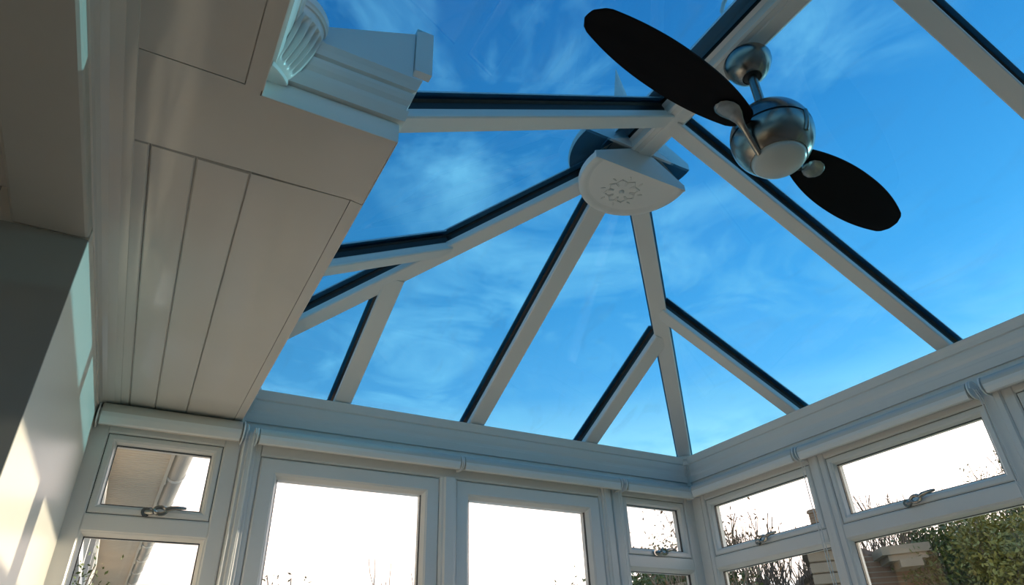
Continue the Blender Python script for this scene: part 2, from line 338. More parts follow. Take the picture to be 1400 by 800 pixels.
corner_cap(XR+.012, YFR+.012, -1, -1, 2.080, 2.246, .010, .050, .012, .032, .004, .010, 'narrow fluted white corner cap in the far right corner below the hip bar', 5)
corner_cap(X1-.002, YFR+.012, 1, -1, 2.080, 2.250, .010, .050, .012, .032, .004, .010, 'fluted white corner cap above the left edge of the door, by the ceiling end', 5)

# ---------------------------------------------------------------- windows and doors
def fmap(u, v, d): return (u, YF-d, v)          # front wall: u = x, depth d into the room
def rmap(u, v, d): return (XW-d, u, v)          # right wall: u = y
def ring(mb, mp, r, pf_, flip=False):
    """mitred rectangular ring, r=(u0,u1,v0,v1), profile (inset, depth)"""
    u0, u1, v0, v1 = r; n = len(pf_); vs = []
    for (su, sv, cu, cv_) in ((1, 1, u0, v0), (-1, 1, u1, v0), (-1, -1, u1, v1), (1, -1, u0, v1)):
        vs += [mp(cu+su*i, cv_+sv*i, d) for i, d in pf_]
    fs = [(c*n+k, c*n+(k+1) % n, ((c+1) % 4)*n+(k+1) % n, ((c+1) % 4)*n+k) for c in range(4) for k in range(n)]
    mb.add(vs, fs)
def ubox(mb, mp, u0, u1, v0, v1, d0, d1):
    vs = [mp(u, v, d) for d in (d0, d1) for v in (v0, v1) for u in (u0, u1)]
    mb.add(vs, [(0, 2, 3, 1), (4, 5, 7, 6), (0, 1, 5, 4), (2, 6, 7, 3), (0, 4, 6, 2), (1, 3, 7, 5)])
def sash_prof(face, gl=.036, out=-.04):
    return [(0, out), (0, .022), (.005, .027), (face, .027), (face+.004, .023), (face+.008, .021), (gl-.002, .004), (gl, .001), (gl, -.006), (gl, out)]
def frame_bar(mb, mp, u0, u1, v0, v1, d0=-.045, d1=.030, c=.006):
    """bar with eased room side edges"""
    vertical = (v1-v0) > (u1-u0)
    if vertical:
        P = [(u0, d0), (u0, d1-c), (u0+c, d1), (u1-c, d1), (u1, d1-c), (u1, d0)]
        n = len(P); vs = [mp(u, v, d) for v in (v0, v1) for u, d in P]
    else:
        P = [(v0, d0), (v0, d1-c), (v0+c, d1), (v1-c, d1), (v1, d1-c), (v1, d0)]
        n = len(P); vs = [mp(u, v, d) for u in (u0, u1) for v, d in P]
    mb.add(vs, [tuple(range(n))[::-1], tuple(range(n, 2*n))]+[(i, (i+1) % n, n+(i+1) % n, n+i) for i in range(n)])
def espag(mp, u, v, sgn, parent, label):
    """cockspur handle: plate, ring eye and tapering lever; sgn = direction of the lever along u"""
    P = lambda a, b, d: mp(u+a*sgn, v+b, d)
    mb = MB(); mb.tube([P(-.042, -.004, .027), P(-.042, -.004, .038)], .017, 14)
    mb.tube([P(-.042, -.004, .035), P(-.030, -.006, .044), P(-.014, -.007, .047)], [.009, .011, .008], 10)
    k = 16; pts = [P(.006+.022*math.cos(2*math.pi*i/k), .002+.013*math.sin(2*math.pi*i/k), .047) for i in range(k+1)]
    mb.tube(pts, .0075, 8, caps=False)
    mb.tube([P(.024, .006, .047), P(.042, .012, .050), P(.065, .016, .048), P(.086, .018, .044), P(.096, .0185, .041)], [.009, .0095, .008, .0065, .0045], 10)
    h = mb.build('window_handle', M['chrome'], parent); h['label'] = label
    return h
def window(name, mp, F, sash, low, hnd, hsgn, base, lowbase=.60):
    """F=(u0,u1) frame outer; sash=(u0,u1,v0,v1) outer of the opening light; low=(u0,u1,vtop) visible lower glass"""
    t = empty(name, base); tag(t, kind='structure')
    fr = MB()
    ztop = 2.035
    frame_bar(fr, mp, F[0], sash[0]-.003, lowbase, ztop); frame_bar(fr, mp, sash[1]+.003, F[1], lowbase, ztop)
    frame_bar(fr, mp, sash[0]-.004, sash[1]+.004, sash[3]+.003, ztop, d1=.029)
    frame_bar(fr, mp, sash[0]-.004, sash[1]+.004, low[2]+.012, sash[2]-.003, d1=.029)
    frame_bar(fr, mp, sash[0]-.004, sash[1]+.004, lowbase, lowbase+.06, d1=.029)
    fr.build('window_frame', M['upvc'], t)
    # bead round the lower glass
    bd = MB(); ring(bd, mp, (sash[0]-.003, sash[1]+.003, lowbase+.06, low[2]+.014), [(0, -.03), (0, .024), (.003, .024), (.007, .019), (.015, .003), (.0165, -.002), (.0165, -.03)])
    bd.build('glazing_bead', M['upvc'], t)
    gk = MB(); ring(gk, mp, (sash[0]+.012, sash[1]-.012, lowbase+.07, low[2]+.0), [(0, -.012), (0, .0015), (.0035, .0015), (.0035, -.012)])
    ring(gk, mp, (sash[0]-.0035, sash[1]+.0035, sash[2]-.0035, sash[3]+.0035), [(-.001, -.03), (-.001, .018), (.005, .018), (.005, -.03)])
    gk.build('rubber_seal', M['gasket'], t)
    gm = MB(); ubox(gm, mp, sash[0], sash[1], lowbase+.06, low[2]+.01, -.010, -.004); gm.build('glass_pane', M['clear'], t)
    sh = MB(); ring(sh, mp, sash, sash_prof(.020)); so = sh.build('opening_sash', M['upvc'], t)
    g2 = MB(); ubox(g2, mp, sash[0]+.03, sash[1]-.03, sash[2]+.03, sash[3]-.03, -.010, -.004); g2.build('glass_pane', M['clear'], so)
    g3 = MB(); ring(g3, mp, (sash[0]+.034, sash[1]-.034, sash[2]+.034, sash[3]-.034), [(0, -.012), (0, .0012), (.0045, .0012), (.0045, -.012)]); g3.build('rubber_seal', M['gasket'], so)
    espag(mp, hnd[0], hnd[1], hsgn, so, 'chrome cockspur handle')
    place(t); return t
SV = (1.653, 1.957)
window('window_1', fmap, (-.215, .352), (-.142, .283, *SV), (-.15, .289, 1.5716), (.095, 1.671), 1, (.07, YF, .6))
window('window_2', fmap, (2.318, 2.915), (2.391, 2.838, *SV), (2.395, 2.838, 1.5716), (2.615, 1.671), 1, (2.6, YF, .6))
window('window_3', rmap, (2.085, 2.905), (2.130, 2.868, *SV), (2.14, 2.86, 1.5716), (2.50, 1.671), -1, (XW, 2.5, .6))
window('window_4', rmap, (1.20, 2.080), (1.262, 2.030, *SV), (1.27, 2.02, 1.5716), (1.655, 1.671), -1, (XW, 1.65, .6))
window('window_5', rmap, (.32, 1.195), (.375, 1.135, *SV), (.38, 1.13, 1.5716), (.78, 1.671), -1, (XW, .75, .6))
window('window_6', rmap, (-.56, .315), (-.50, .255, *SV), (-.5, .25, 1.5716), (-.12, 1.671), -1, (XW, -.12, .6))
window('window_7', rmap, (-1.79, -.565), (-1.70, -.62, *SV), (-1.7, -.62, 1.5716), (-1.15, 1.671), -1, (XW, -1.15, .6))
S('trim_12', MB().box(-.26, X1, YF-.028, YF+.06, 2.03, 2.40).box(-.26, X1-.005, 2.965, YF-.02, SZ+.004, SZ+.05), M['upvc'])
# corner post
S('trim_8', MB().box(XW-.032, XW+.06, 2.902, YF+.05, .6, 2.04).box(2.912, XW-.02, YF-.031, YF+.05, .6, 2.04), M['upvc'])

# double doors in the front wall
def door_leaf(name, u0, u1, g0, g1, gz, hside, base):
    t = empty(name, base); tag(t, kind='structure')
    sh = MB(); r = (u0, u1, .06, 1.934)
    W_ = .083
    ring(sh, fmap, r, [(0, -.04), (0, .026), (.006, .032), (W_-.022, .032), (W_-.018, .028), (W_-.014, .026), (W_-.003, .006), (W_-.001, .001), (W_-.001, -.04)])
    sh.build('door_leaf_frame', M['upvc'], t)
    g3 = MB(); ring(g3, fmap, (u0+W_-.004, u1-W_+.004, .06+W_-.004, 1.934-W_+.012), [(0, -.012), (0, .0012), (.0055, .0012), (.0055, -.012)]); g3.build('rubber_seal', M['gasket'], t)
    gm = MB(); ubox(gm, fmap, u0+.07, u1-.07, .12, 1.875, -.010, -.004); gm.build('glass_pane', M['clear'], t)
    hu = u1-.04 if hside > 0 else u0+.04
    hm = MB(); ubox(hm, fmap, hu-.015, hu+.015, .95, 1.17, .032, .040); hm.tube([fmap(hu, 1.10, .04), fmap(hu, 1.10, .075), fmap(hu-hside*.03, 1.10, .085), fmap(hu-hside*.13, 1.10, .082)], .009, 10)
    hm.build('door_handle', M['chrome'], t)
    place(t); return t
door_leaf('door_1', .444, 1.279, .525, 1.196, 1.8628, 1, (.86, YF, .06))
door_leaf('door_2', 1.366, 2.222, 1.447, 2.126, 1.8628, -1, (1.79, YF, .06))
fr = MB(); frame_bar(fr, fmap, .355, .441, .0, 2.035, d1=.030); frame_bar(fr, fmap, 2.225, 2.315, .0, 2.035, d1=.030)
frame_bar(fr, fmap, .441, 2.225, 1.938, 2.035, d1=.030); frame_bar(fr, fmap, .441, 2.225, 0.0, .055, d1=.03)
# stepped covers on the two posts
for u0, u1, d in ((.362, .418, .040), (.376, .404, .048), (2.243, 2.300, .040), (2.256, 2.285, .047)): frame_bar(fr, fmap, u0, u1, 0, 2.034, d0=.02, d1=d, c=.004)
S('trim_9', fr, M['upvc'])
am = MB(); am.sweep([(-.043, 0), (-.043, .012), (-.036, .020), (-.028, .022), (-.022, .034), (.022, .034), (.028, .022), (.036, .020), (.043, .012), (.043, 0)], (1.322, YF-.026, .06), (1.322, YF-.026, 1.936), (1, 0, 0), (0, -1, 0))
S('trim_10', am, M['upvc'])
# thin cover ribs on the posts of the right wall
rb = MB()
for y in (2.083, 1.198): frame_bar(rb, rmap, y-.016, y+.016, .6, 2.03, d0=.02, d1=.040, c=.006)
S('trim_11', rb, M['upvc'])

# ---------------------------------------------------------------- roller blinds
def blind(mp, u0, u1, label, cord_u=None, cord_len=.9, r=.034, dz=0):
    zc_ = 2.008+dz; dc = .070
    t = empty('roller_blind', mp((u0+u1)/2, zc_-r, dc)); tag(t, label, 'roller blind', 'white roller blinds rolled up above the glass')
    a, b = Vector(mp(u0+.012, zc_, dc)), Vector(mp(u1-.012, zc_, dc)); mb = MB(); mb.tube([a, b], r, 28); mb.build('fabric_roll', M['blind'], t)
    hb = MB(); P = [(.094, zc_-.030), (.1035, zc_-.030), (.1045, zc_-.012), (.1035, zc_+.002), (.1005, zc_+.002)]
    P = [(dc+r*.55, zc_-r*1.12), (dc+r*.80, zc_-r*1.02), (dc+r*.98, zc_-r*.5), (dc+r*1.02, zc_-r*.1), (dc+r*.93, zc_-r*.1), (dc+r*.72, zc_-r*.80)]
    n = len(P); vs = [mp(u0+.014, v, d) for d, v in P]+[mp(u1-.014, v, d) for d, v in P]
    hb.add(vs, [tuple(range(n))[::-1], tuple(range(n, 2*n))]+[(i, (i+1) % n, n+(i+1) % n, n+i) for i in range(n)]); hb.build('hem_bar', M['plastic'], t)
    for s_, e in ((1, u0), (-1, u1)):
        br = MB(); k = 14
        poly = [mp(e, zc_+r*1.08*math.sin(a_), dc+r*1.08*math.cos(a_)) for a_ in [math.pi/2-math.pi*i/k for i in range(k+1)]]+[mp(e, zc_-r*1.08, .031), mp(e, zc_+r*1.08, .031)]
        br.prism(poly, Vector(mp(e+s_*.006, 0, 0))-Vector(mp(e, 0, 0))); br.build('end_bracket', M['plastic'], t, bevel=.0015)
        ec = MB(); ec.tube([mp(e+s_*.004, zc_, dc), mp(e+s_*.0125, zc_, dc)], r*.62, 20); ec.build('end_cap', M['plastic'], t)
    if cord_u is not None:
        cm = MB()
        for o_ in (-.011, .011):
            cm.tube([mp(cord_u, zc_, dc+o_+.01)]+[mp(cord_u+.002*math.sin(i*.9), zc_-.04-cord_len*i/8, .056+o_*(1-.25*i/8)) for i in range(9)], .0022, 6)
        cm.tube([mp(cord_u, zc_+.03*math.sin(a_), dc+.01+.03*math.cos(a_)*1.1) for a_ in [math.pi*1.1*i/10-.1 for i in range(11)]], .0024, 6)
        cm.build('pull_cord', M['plastic'], t)
    place(t); return t
blind(fmap, -.200, .347, 'white roller blind above the small left window beneath the clad ceiling', .360, dz=.010, r=.043)
blind(fmap, .400, 1.371, 'white roller blind above the left glazed door', .392)
blind(fmap, 1.374, 2.343, 'white roller blind above the right glazed door', 2.352)
blind(fmap, 2.372, 2.872, 'short white roller blind above the narrow window in the far right corner')
blind(rmap, 2.146, 2.900, 'white roller blind on the right wall nearest the room corner', 2.139, dz=.004)
blind(rmap, 1.258, 2.132, 'white roller blind above the right wall window whose handle is in full view', 1.246, dz=.002)
blind(rmap, .33, 1.216, 'white roller blind cut off by the right edge of the picture', dz=.002)

# ---------------------------------------------------------------- roof bars and panes
def plane_frame(n_slope):
    """outward normal and up-slope direction of each slope"""
    if n_slope == 'front': up = Vector((0, -1, TA)).normalized(); nr = Vector((0, TA, 1)).normalized()
    if n_slope == 'right': up = Vector((-1, 0, TB)).normalized(); nr = Vector((TB, 0, 1)).normalized()
    if n_slope == 'left': up = Vector((1, 0, TB)).normalized(); nr = Vector((-TB, 0, 1)).normalized()
    return up, nr
GN = .076      # glass height above the underside
def bar(A, B, nrm_, label, wid=.068, group='white glazing bars of the glass roof', hip=False):
    A, B = Vector(A), Vector(B); d = (B-A).normalized(); side = d.cross(nrm_).normalized(); up = side.cross(d).normalized()
    if up.z < 0: up = -up
    t = empty('glazing_bar', A); tag(t, label, 'glazing bar', group)
    h = wid/2
    mb = MB(); mb.sweep([(-h+.004, 0), (-h, .004), (-h, .012), (-h+.004, .016), (-h+.006, .036), (-h+.014, .042), (h-.014, .042), (h-.006, .036), (h-.004, .016), (h, .012), (h, .004), (h-.004, 0)], A, B, side, up)
    mb.build('white_cladding', M['upvc'], t)
    mb = MB(); mb.sweep([(-h+.014, .0415), (-h+.014, GN-.010), (-h+.004, GN-.004), (h-.004, GN-.004), (h-.014, GN-.010), (h-.014, .0415)], A, B, side, up)
    mb.build('rubber_gasket', M['gasket'], t)
    mb = MB(); mb.sweep([(-h-.009, GN+.008), (-h-.009, GN+.014), (-h*.5, GN+.030), (h*.5, GN+.030), (h+.009, GN+.014), (h+.009, GN+.008)], A, B, side, up)
    mb.build('outer_cap', M['cap'], t)
    place(t); return t
upF, nF = plane_frame('front'); upR, nR = plane_frame('right'); upL, nL = plane_frame('left')
def hipR(u):   # point on right hip at height fraction u
    return Vector((XR+(RX-XR)*u, YFR+(RY-YFR)*u, EZ+(RZ-EZ)*u))
def hipL(u): return Vector((XL+(RX-XL)*u, YFR+(RY-YFR)*u, EZ+(RZ-EZ)*u))
HR = (XR-RX)
# front slope bars
fx = [.7688, 1.4861, 2.2178]
names = ['short glazing bar on the front slope just right of the clad ceiling end', 'long front slope bar running from the half round boss down above the doors', 'short front slope bar left of the far right corner, meeting the right hip']
for x, lb in zip(fx, names):
    u = (x-XL)/(RX-XL) if x < RX-.04 else (XR-x)/(XR-RX); u = min(u, 1)
    if abs(x-1.4861) < .01: u = .90
    z1 = EZ+(RZ-EZ)*u; bar((x, YFR+.11, EZ-.11*TA), (x, YFR-(z1-EZ)/TA, z1), nF, lb, wid=(.084 if x < 1 else .088))
# right slope bars
ry = [2.1509, 1.3207, .4842, -.35, -1.18]
names = ['short glazing bar on the right slope, between the far corner and the long bar', 'long glazing bar on the right slope passing behind the ceiling fan', 'glazing bar crossing the top right corner of the picture', 'glazing bar on the right slope behind the camera', 'rearmost glazing bar on the right slope']
for y, lb in zip(ry, names):
    u = min(1, (YFR-y)/(YFR-RY)); z1 = EZ+(RZ-EZ)*u; bar((XR+.11, y, EZ-.11*TB), (XR-(z1-EZ)/TB, y, z1), nR, lb, wid=.066)
names = ['short left slope bar emerging beside the clad ceiling edge to meet the left hip', 'nearly level looking long glazing bar on the left slope from the cornice to the ridge', 'glazing bar on the left slope just above the camera', 'second glazing bar on the left slope behind the camera', 'rearmost glazing bar on the left slope']
for y, lb in zip([2.1405, 1.3015, .47, -.35, -1.18], names):
    u = min(1, (YFR-y)/(YFR-RY)); z1 = EZ+(RZ-EZ)*u; bar((XL, y, EZ), (XL+(z1-EZ)/TB, y, z1), nL, lb, wid=.070)
bar(hipR(-.05), hipR(.93), (nF+nR).normalized(), 'right hip bar from the sunburst boss down to the far right corner', wid=.082, group='hip bars of the glass roof')
bar(hipL(0), hipL(.93), (nF+nL).normalized(), 'left hip bar from the sunburst boss down towards the clad ceiling', wid=.082, group='hip bars of the glass roof')
# ridge
t = empty('ridge_beam', (RX, YB, RZ-.02)); tag(t, 'white ridge beam along the roof top that carries the fan', 'ridge beam')
rw = .052
MB().sweep([(-rw, .0), (-rw, .034), (-rw-.012, .045), (rw+.012, .045), (rw, .034), (rw, .0), (rw-.010, -.006), (rw-.016, -.002), (.018, -.002), (.014, -.007), (-.014, -.007), (-.018, -.002), (-rw+.016, -.002), (-rw+.010, -.006)], (RX, YB, RZ), (RX, RY-.02, RZ), (1, 0, 0), (0, 0, 1)).build('white_cladding', M['upvc'], t)
MB().sweep([(-rw-.004, .045), (-rw-.014, .062), (rw, .062), (rw, .045)], (RX, YB, RZ), (RX, RY, RZ), (1, 0, 0), (0, 0, 1)).build('rubber_gasket', M['gasket'], t)
MB().sweep([(-.135, .05), (-.125, .075), (-.045, .16), (.030, .16), (.078, .088), (.078, .078), (.03, .110), (-.045, .110)], (RX, YB, RZ), (RX, RY+.02, RZ), (1, 0, 0), (0, 0, 1)).build('outer_cap', M['cap'], t)
MB().box(RX-rw, RX+rw, YB, RY, RZ+.045, RZ+.16).build('steel_core', M['cap'], t)
place(t)
# cresting standing on the ridge outside
t = empty('ridge_cresting', (RX, .2, RZ+.16)); tag(t, 'grey scrolled cresting standing on the outside of the ridge', 'ridge cresting')
mb = MB(); mb.box(RX-.006, RX+.006, -1.2, 1.30, RZ+.155, RZ+.185)
for i in range(8):
    y0 = -1.1+i*.33
    pts = [(RX, y0+.09*math.cos(a)*(1-.055*k), RZ+.185+.075+.075*math.sin(a)*(1-.055*k)) for k, a in enumerate([-1.57+.55*j for j in range(11)])]
    mb.tube(pts, .008, 6)
mb.build('scrollwork', M['cap'], t); place(t)

# glass panes: polygon in the slope plane, offset GN along its normal
wn = [8]
def pane(poly, nr):
    name = 'window_%d' % wn[0]; wn[0] += 1
    pp = [Vector(p)+nr*GN for p in poly]
    mb = MB(); mb.prism(pp, nr*.006); o = mb.build(name, M['tint']); return tag(o, kind='structure')
def clipslope(a, b, c0, c1, apex0, apex1, horiz):
    pass
# front slope: x intervals under the two hips
def ftop(x): u = (x-XL)/(RX-XL) if x <= RX else (XR-x)/(XR-RX); return EZ+(RZ-EZ)*u
xs_ = [XL-.2, fx[0], fx[1], fx[2], XR+.2]
for a, b in zip(xs_, xs_[1:]):
    P = lambda x, z: (x, YFR-(z-EZ)/TA, z)
    pts = [P(a, EZ-.12), P(b, EZ-.12)]
    xs2 = [b]+([RX] if a < RX < b else [])+[a]
    pts += [P(x, max(EZ-.12, ftop(x))) for x in xs2]
    pts = [p for i, p in enumerate(pts) if (Vector(p)-Vector(pts[i-1])).length > 1e-4]
    pane(pts, nF)
def side_panes(xe, nr, sgn, ys):
    def P(y, z): return (xe-sgn*(z-EZ)/TB, y, z)
    def top(y): return RZ if y <= RY else EZ+(RZ-EZ)*(YFR-y)/(YFR-RY)
    for a, b in zip(ys, ys[1:]):
        e = EZ-.12 if sgn > 0 else EZ+.003
        pts = [P(a, e), P(b, e)]
        m_ = [b]+([RY] if b < RY < a else [])+[a]
        pts += [P(y, max(e, top(y))) for y in m_]
        pts = [p for i, p in enumerate(pts) if (Vector(p)-Vector(pts[i-1])).length > 1e-4]
        pane(pts, nr)
side_panes(XR, nR, 1, [YFR+.24]+ry+[YB])
side_panes(XL, nL, -1, [YFR+.02, 2.1405, 1.3015, .47, -.35, -1.18, YB])

# ---------------------------------------------------------------- sunburst boss at the ridge end
BC = Vector((1.500, 1.540, 2.797)); BRr = .232
t = empty('ridge_end_boss', BC); tag(t, 'white half round boss with raised rosette at the end of the ridge', 'roof boss')
yb = 1.497; a_c = math.asin((yb-BC.y)/BRr)
n = 60
arc = [(BC.x+BRr*math.cos(a), BC.y+BRr*math.sin(a)) for a in [a_c+(math.pi-2*a_c)*i/n for i in range(n+1)]]
def lay(z, ins, yback=0):
    r = BRr-ins; ac = math.asin((yb+yback-BC.y)/r); return [(BC.x+r*math.cos(a), max(BC.y+r*math.sin(a), yb+yback), z) for a in [ac+(math.pi-2*ac)*i/n for i in range(n+1)]]
z0 = BC.z
Ls = [lay(z0+.006, .042, .0), lay(z0+.003, .030), lay(z0-.001, .022), lay(z0, .010), lay(z0+.004, .002), lay(z0+.010, 0), lay(z0+.030, 0), lay(z0+.036, .010), lay(z0+.150, .12)]
mb = MB(); vs = [p for l in Ls for p in l]; m_ = n+1
fs = [(i*m_+k, i*m_+k+1, (i+1)*m_+k+1, (i+1)*m_+k) for i in range(len(Ls)-1) for k in range(n)]
mb.add(vs, fs, True)
mb.add(Ls[0], [tuple(range(m_))]); mb.add(Ls[-1], [tuple(range(m_))])
mb.build('boss_body', M['upvc'], t)
# flat back face shaped like the roof pitch
bf = MB(); xl_, xr_ = arc[-1][0], arc[0][0]
bf.prism([(xl_, yb-.004, z0+.002), (xr_, yb-.004, z0+.002), (xr_, yb-.004, z0+.030), (RX+.062, yb-.004, RZ-.002), (RX-.062, yb-.004, RZ-.002), (xl_, yb-.004, z0+.036)], (0, .008, 0))
bf.build('boss_back_plate', M['upvc'], t)
ros = MB(); rc = Vector((1.492, 1.622, z0+.005))
ros.lathe([(0, -.012), (.006, -.011), (.010, -.006), (.011, .002)], rc, 16)
for k in range(8):
    a = 2*math.pi*k/8+.2
    c_ = rc+Vector((math.cos(a), math.sin(a), 0))*.052
    e1 = Vector((math.cos(a), math.sin(a), 0)); e2 = Vector((-e1.y, e1.x, 0))
    ros.tube([c_+e1*(-.018)+e2*.012, c_+e1*.004+e2*.019, c_+e1*.020, c_+e1*.004-e2*.019, c_-e1*.018-e2*.012], [.002, .0042, .0048, .0042, .002], 6)
    q = rc+Vector((math.cos(a+.39), math.sin(a+.39), 0))*.084
    ros.tube([q-e1*.010, q, q+e1*.010], [.002, .0045, .002], 6)
ros.build('raised_rosette', M['upvc'], t)
place(t)
# outer cap and finial above the glass
t = empty('roof_finial', (RX, 1.56, 2.98)); tag(t, 'pointed grey finial on a round cap outside the ridge end', 'finial')
mb = MB(); ac = R_(-8)
mb.lathe([(.27, .0), (.275, .012), (.27, .03), (.11, .135), (.0, .15)], (1.505, 1.53, 2.925), 44, True, ac, math.pi-ac)
mb.build('outer_round_cap', M['cap'], t)
MB().prism([(1.235, 1.50, 2.93), (1.775, 1.50, 2.93), (1.775, 1.50, 2.965), (1.56, 1.50, 3.085), (1.46, 1.50, 3.085), (1.235, 1.50, 2.965)], (0, -.012, 0)).build('outer_back_plate', M['cap'], t)
MB().lathe([(.045, 0), (.05, .03), (.03, .06), (.045, .10), (.048, .13), (.022, .17), (.026, .20), (.03, .26), (.018, .34), (.0, .46)], (RX, 1.56, 3.06), 24).build('finial_spike', M['cap'], t)
place(t)

# ---------------------------------------------------------------- ceiling fan
FX, FY = 1.517, .922
t = empty('ceiling_fan', (FX, FY, RZ-.01)); tag(t, 'brushed nickel ceiling fan with two dark blades and opal lamp hanging from the ridge', 'ceiling fan')
FP = (FX, FY, 0)
cn = MB().lathe([(0, 2.880), (.060, 2.880), (.075, 2.875), (.080, 2.864), (.079, 2.848), (.071, 2.828), (.058, 2.806), (.043, 2.792), (.032, 2.787), (.030, 2.790), (.028, 2.80)], FP, 64)
cno = cn.build('canopy', M['nickel'], t)
MB().lathe([(.029, 2.800), (.029, 2.788), (.024, 2.786), (.0, 2.786)], FP, 32).build('canopy_collar', M['black'], cno)
hk = MB(); hk.tube([(FX+.006, FY-.014, 2.925), (FX+.004, FY-.016, 2.905), (FX, FY-.012, 2.888)], .0045, 8); hk.tube([(FX, FY, 2.935), (FX, FY, 2.885)], .016, 12); hk.build('hanging_bolt', M['nickel'], t)
MB().tube([(FX, FY, 2.80), (FX, FY, 2.66), (FX, FY, 2.658), (FX, FY, 2.62)], [.0160, .0160, .0215, .0235], 20).build('down_rod', M['nickel'], t)
ZC = 2.505; RB = .128
pr = [(.0, 2.650), (.020, 2.650), (.024, 2.645), (.024, 2.636)]
pts = []
for i in range(25):
    a = math.pi/2*.92-i*(math.pi/2*.92-R_(2.5))/24
    pts.append((RB*math.cos(a), ZC+RB*.98*math.sin(a)))
MB().lathe(pr+pts, FP, 72).build('upper_housing', M['nickel'], t)
MB().lathe([(RB*.975, ZC+RB*math.sin(R_(2.5))+.004), (RB*.985, ZC+RB*math.sin(R_(2.5))-.008)], FP, 72).build('housing_seam', M['black'], t)
pts = []
aL = math.acos(.0865/RB)
for i in range(29):
    a = R_(-1)-i*(R_(-1)+aL)/28; pts.append((RB*math.cos(a), ZC+RB*math.sin(a)))
pts += [(.084, ZC-RB*math.sin(aL)+.001), (.082, ZC-RB*math.sin(aL)+.006)]
lh = MB().lathe(pts, FP, 72).build('motor_housing', M['nickel'], t)
zl = ZC-RB*math.sin(aL)
MB().lathe([(.0835, zl+.003), (.082, zl-.003)]+[(.082*math.cos(a), zl-.003-.031*math.sin(a)) for a in [math.pi/2*i/14 for i in range(1, 15)]], FP, 64).build('opal_lamp_glass', M['opal'], t)['label'] = 'white opal glass lamp'
# slot cover on the housing side
aa = R_(-88)
sl = MB(); e = Vector((math.cos(aa), math.sin(aa), 0))
sl.tube([Vector((FX, FY, ZC))+(e*math.cos(b)+Vector((0, 0, 1))*math.sin(b))*RB*1.005 for b in [R_(-30)+R_(32)*i/8 for i in range(9)]], .0075, 8); sl.build('slot_cover', M['nickel'], t)
MB().tube([(FX-.055, FY+.07, zl+.020), (FX-.060, FY+.076, zl+.013)], .004, 8).build('set_screw', M['chrome'], t)
# blades
ANG, TILT, BZ = .138, -.193, 2.491
for k in (1, 0):
    a = ANG+(math.pi if k == 0 else 0)
    Rv = Vector((math.cos(a), math.sin(a), 0)); Tv = Vector((-math.sin(a), math.cos(a), 0))
    Tt = Tv*math.cos(TILT)+Vector((0, 0, 1))*math.sin(TILT); Nn = Rv.cross(Tt).normalized()
    if Nn.z < 0: Nn = -Nn
    O = Vector((FX, FY, BZ))
    # outline: blunt ends, fuller middle (asymmetric like the photo)
    outl = []
    s0, s1, Wd = .130, .784, .0865
    sm, sl_ = (s0+s1)/2, (s1-s0)/2
    def hw(u): return Wd*(.46+.54*(1-abs(u)**2.2)) if abs(u) < 1 else 0
    rc_ = .10           # rounding of the blunt ends, in units of half length
    side = []
    for i in range(41):
        u = -1+2*i/40; e_ = max(0, (abs(u)-(1-rc_))/rc_); side.append((u, hw(min(.999, abs(u)))*math.sqrt(max(0, 1-e_*e_*.75)) if e_ > 0 else hw(u)))
    capn = 8
    top = [(u, h_) for u, h_ in side]
    loop = top+[(1+.012*math.sin(math.pi*j/capn), top[-1][1]*math.cos(math.pi*j/capn)) for j in range(1, capn)]+[(u, -h_) for u, h_ in reversed(side)]+[(-1-.012*math.sin(math.pi*j/capn), -side[0][1]*math.cos(math.pi*j/capn)) for j in range(1, capn)]
    for u, h_ in loop:
        tt = h_-.008 if k == 0 else h_*1.06+.004
        outl.append(O+Rv*(sm+sl_*u)+Tt*tt+Nn*.004)
    nseg = len(outl)
    bl = MB(); n_ = nseg
    c_ = sum(outl, Vector())/n_
    low = [p+(c_-p)*.012-Nn*0 for p in outl]; up_ = [p+Nn*.007 for p in low]; mid = [p+Nn*.0035 for p in outl]
    bl.add(low+mid+up_, [tuple(range(n_))[::-1], tuple(range(2*n_, 3*n_))]+[(i, (i+1) % n_, n_+(i+1) % n_, n_+i) for i in range(n_)]+[(n_+i, n_+(i+1) % n_, 2*n_+(i+1) % n_, 2*n_+i) for i in range(n_)])
    bo = bl.build('fan_blade', M['blade'], t); bo['label'] = 'dark espresso blade pointing left towards the camera' if k == 0 else 'dark espresso blade pointing right, partly behind the lamp'
    # arm: slim rod from the housing that flattens into an oval pad under the blade
    am = MB(); sec = []
    for (s_, w_, h_, dz, dt) in ((.084, .0085, .009, -.088, 0), (.090, .0105, .010, -.080, 0), (.110, .0105, .010, -.064, 0), (.135, .0105, .010, -.044, 0), (.158, .011, .009, -.025, 0), (.176, .016, .007, -.012, 0), (.195, .026, .005, -.004, 0), (.220, .034, .004, -.001, 0), (.245, .033, .004, -.001, 0), (.265, .023, .0035, -.001, 0), (.274, .009, .002, 0, 0)):
        cc = O+Rv*s_+Nn*(dz)+Tt*dt; sec.append([cc+Tt*w_*math.cos(b)+Nn*h_*math.sin(b) for b in [2*math.pi*j/14 for j in range(14)]])
    vs = [p for q in sec for p in q]; am.add(vs, [(i*14+j, i*14+(j+1) % 14, (i+1)*14+(j+1) % 14, (i+1)*14+j) for i in range(len(sec)-1) for j in range(14)]+[tuple(range(14))[::-1], tuple(range(len(vs)-14, len(vs)))], True)
    am.build('blade_arm', M['nickel'], bo)
place(t)

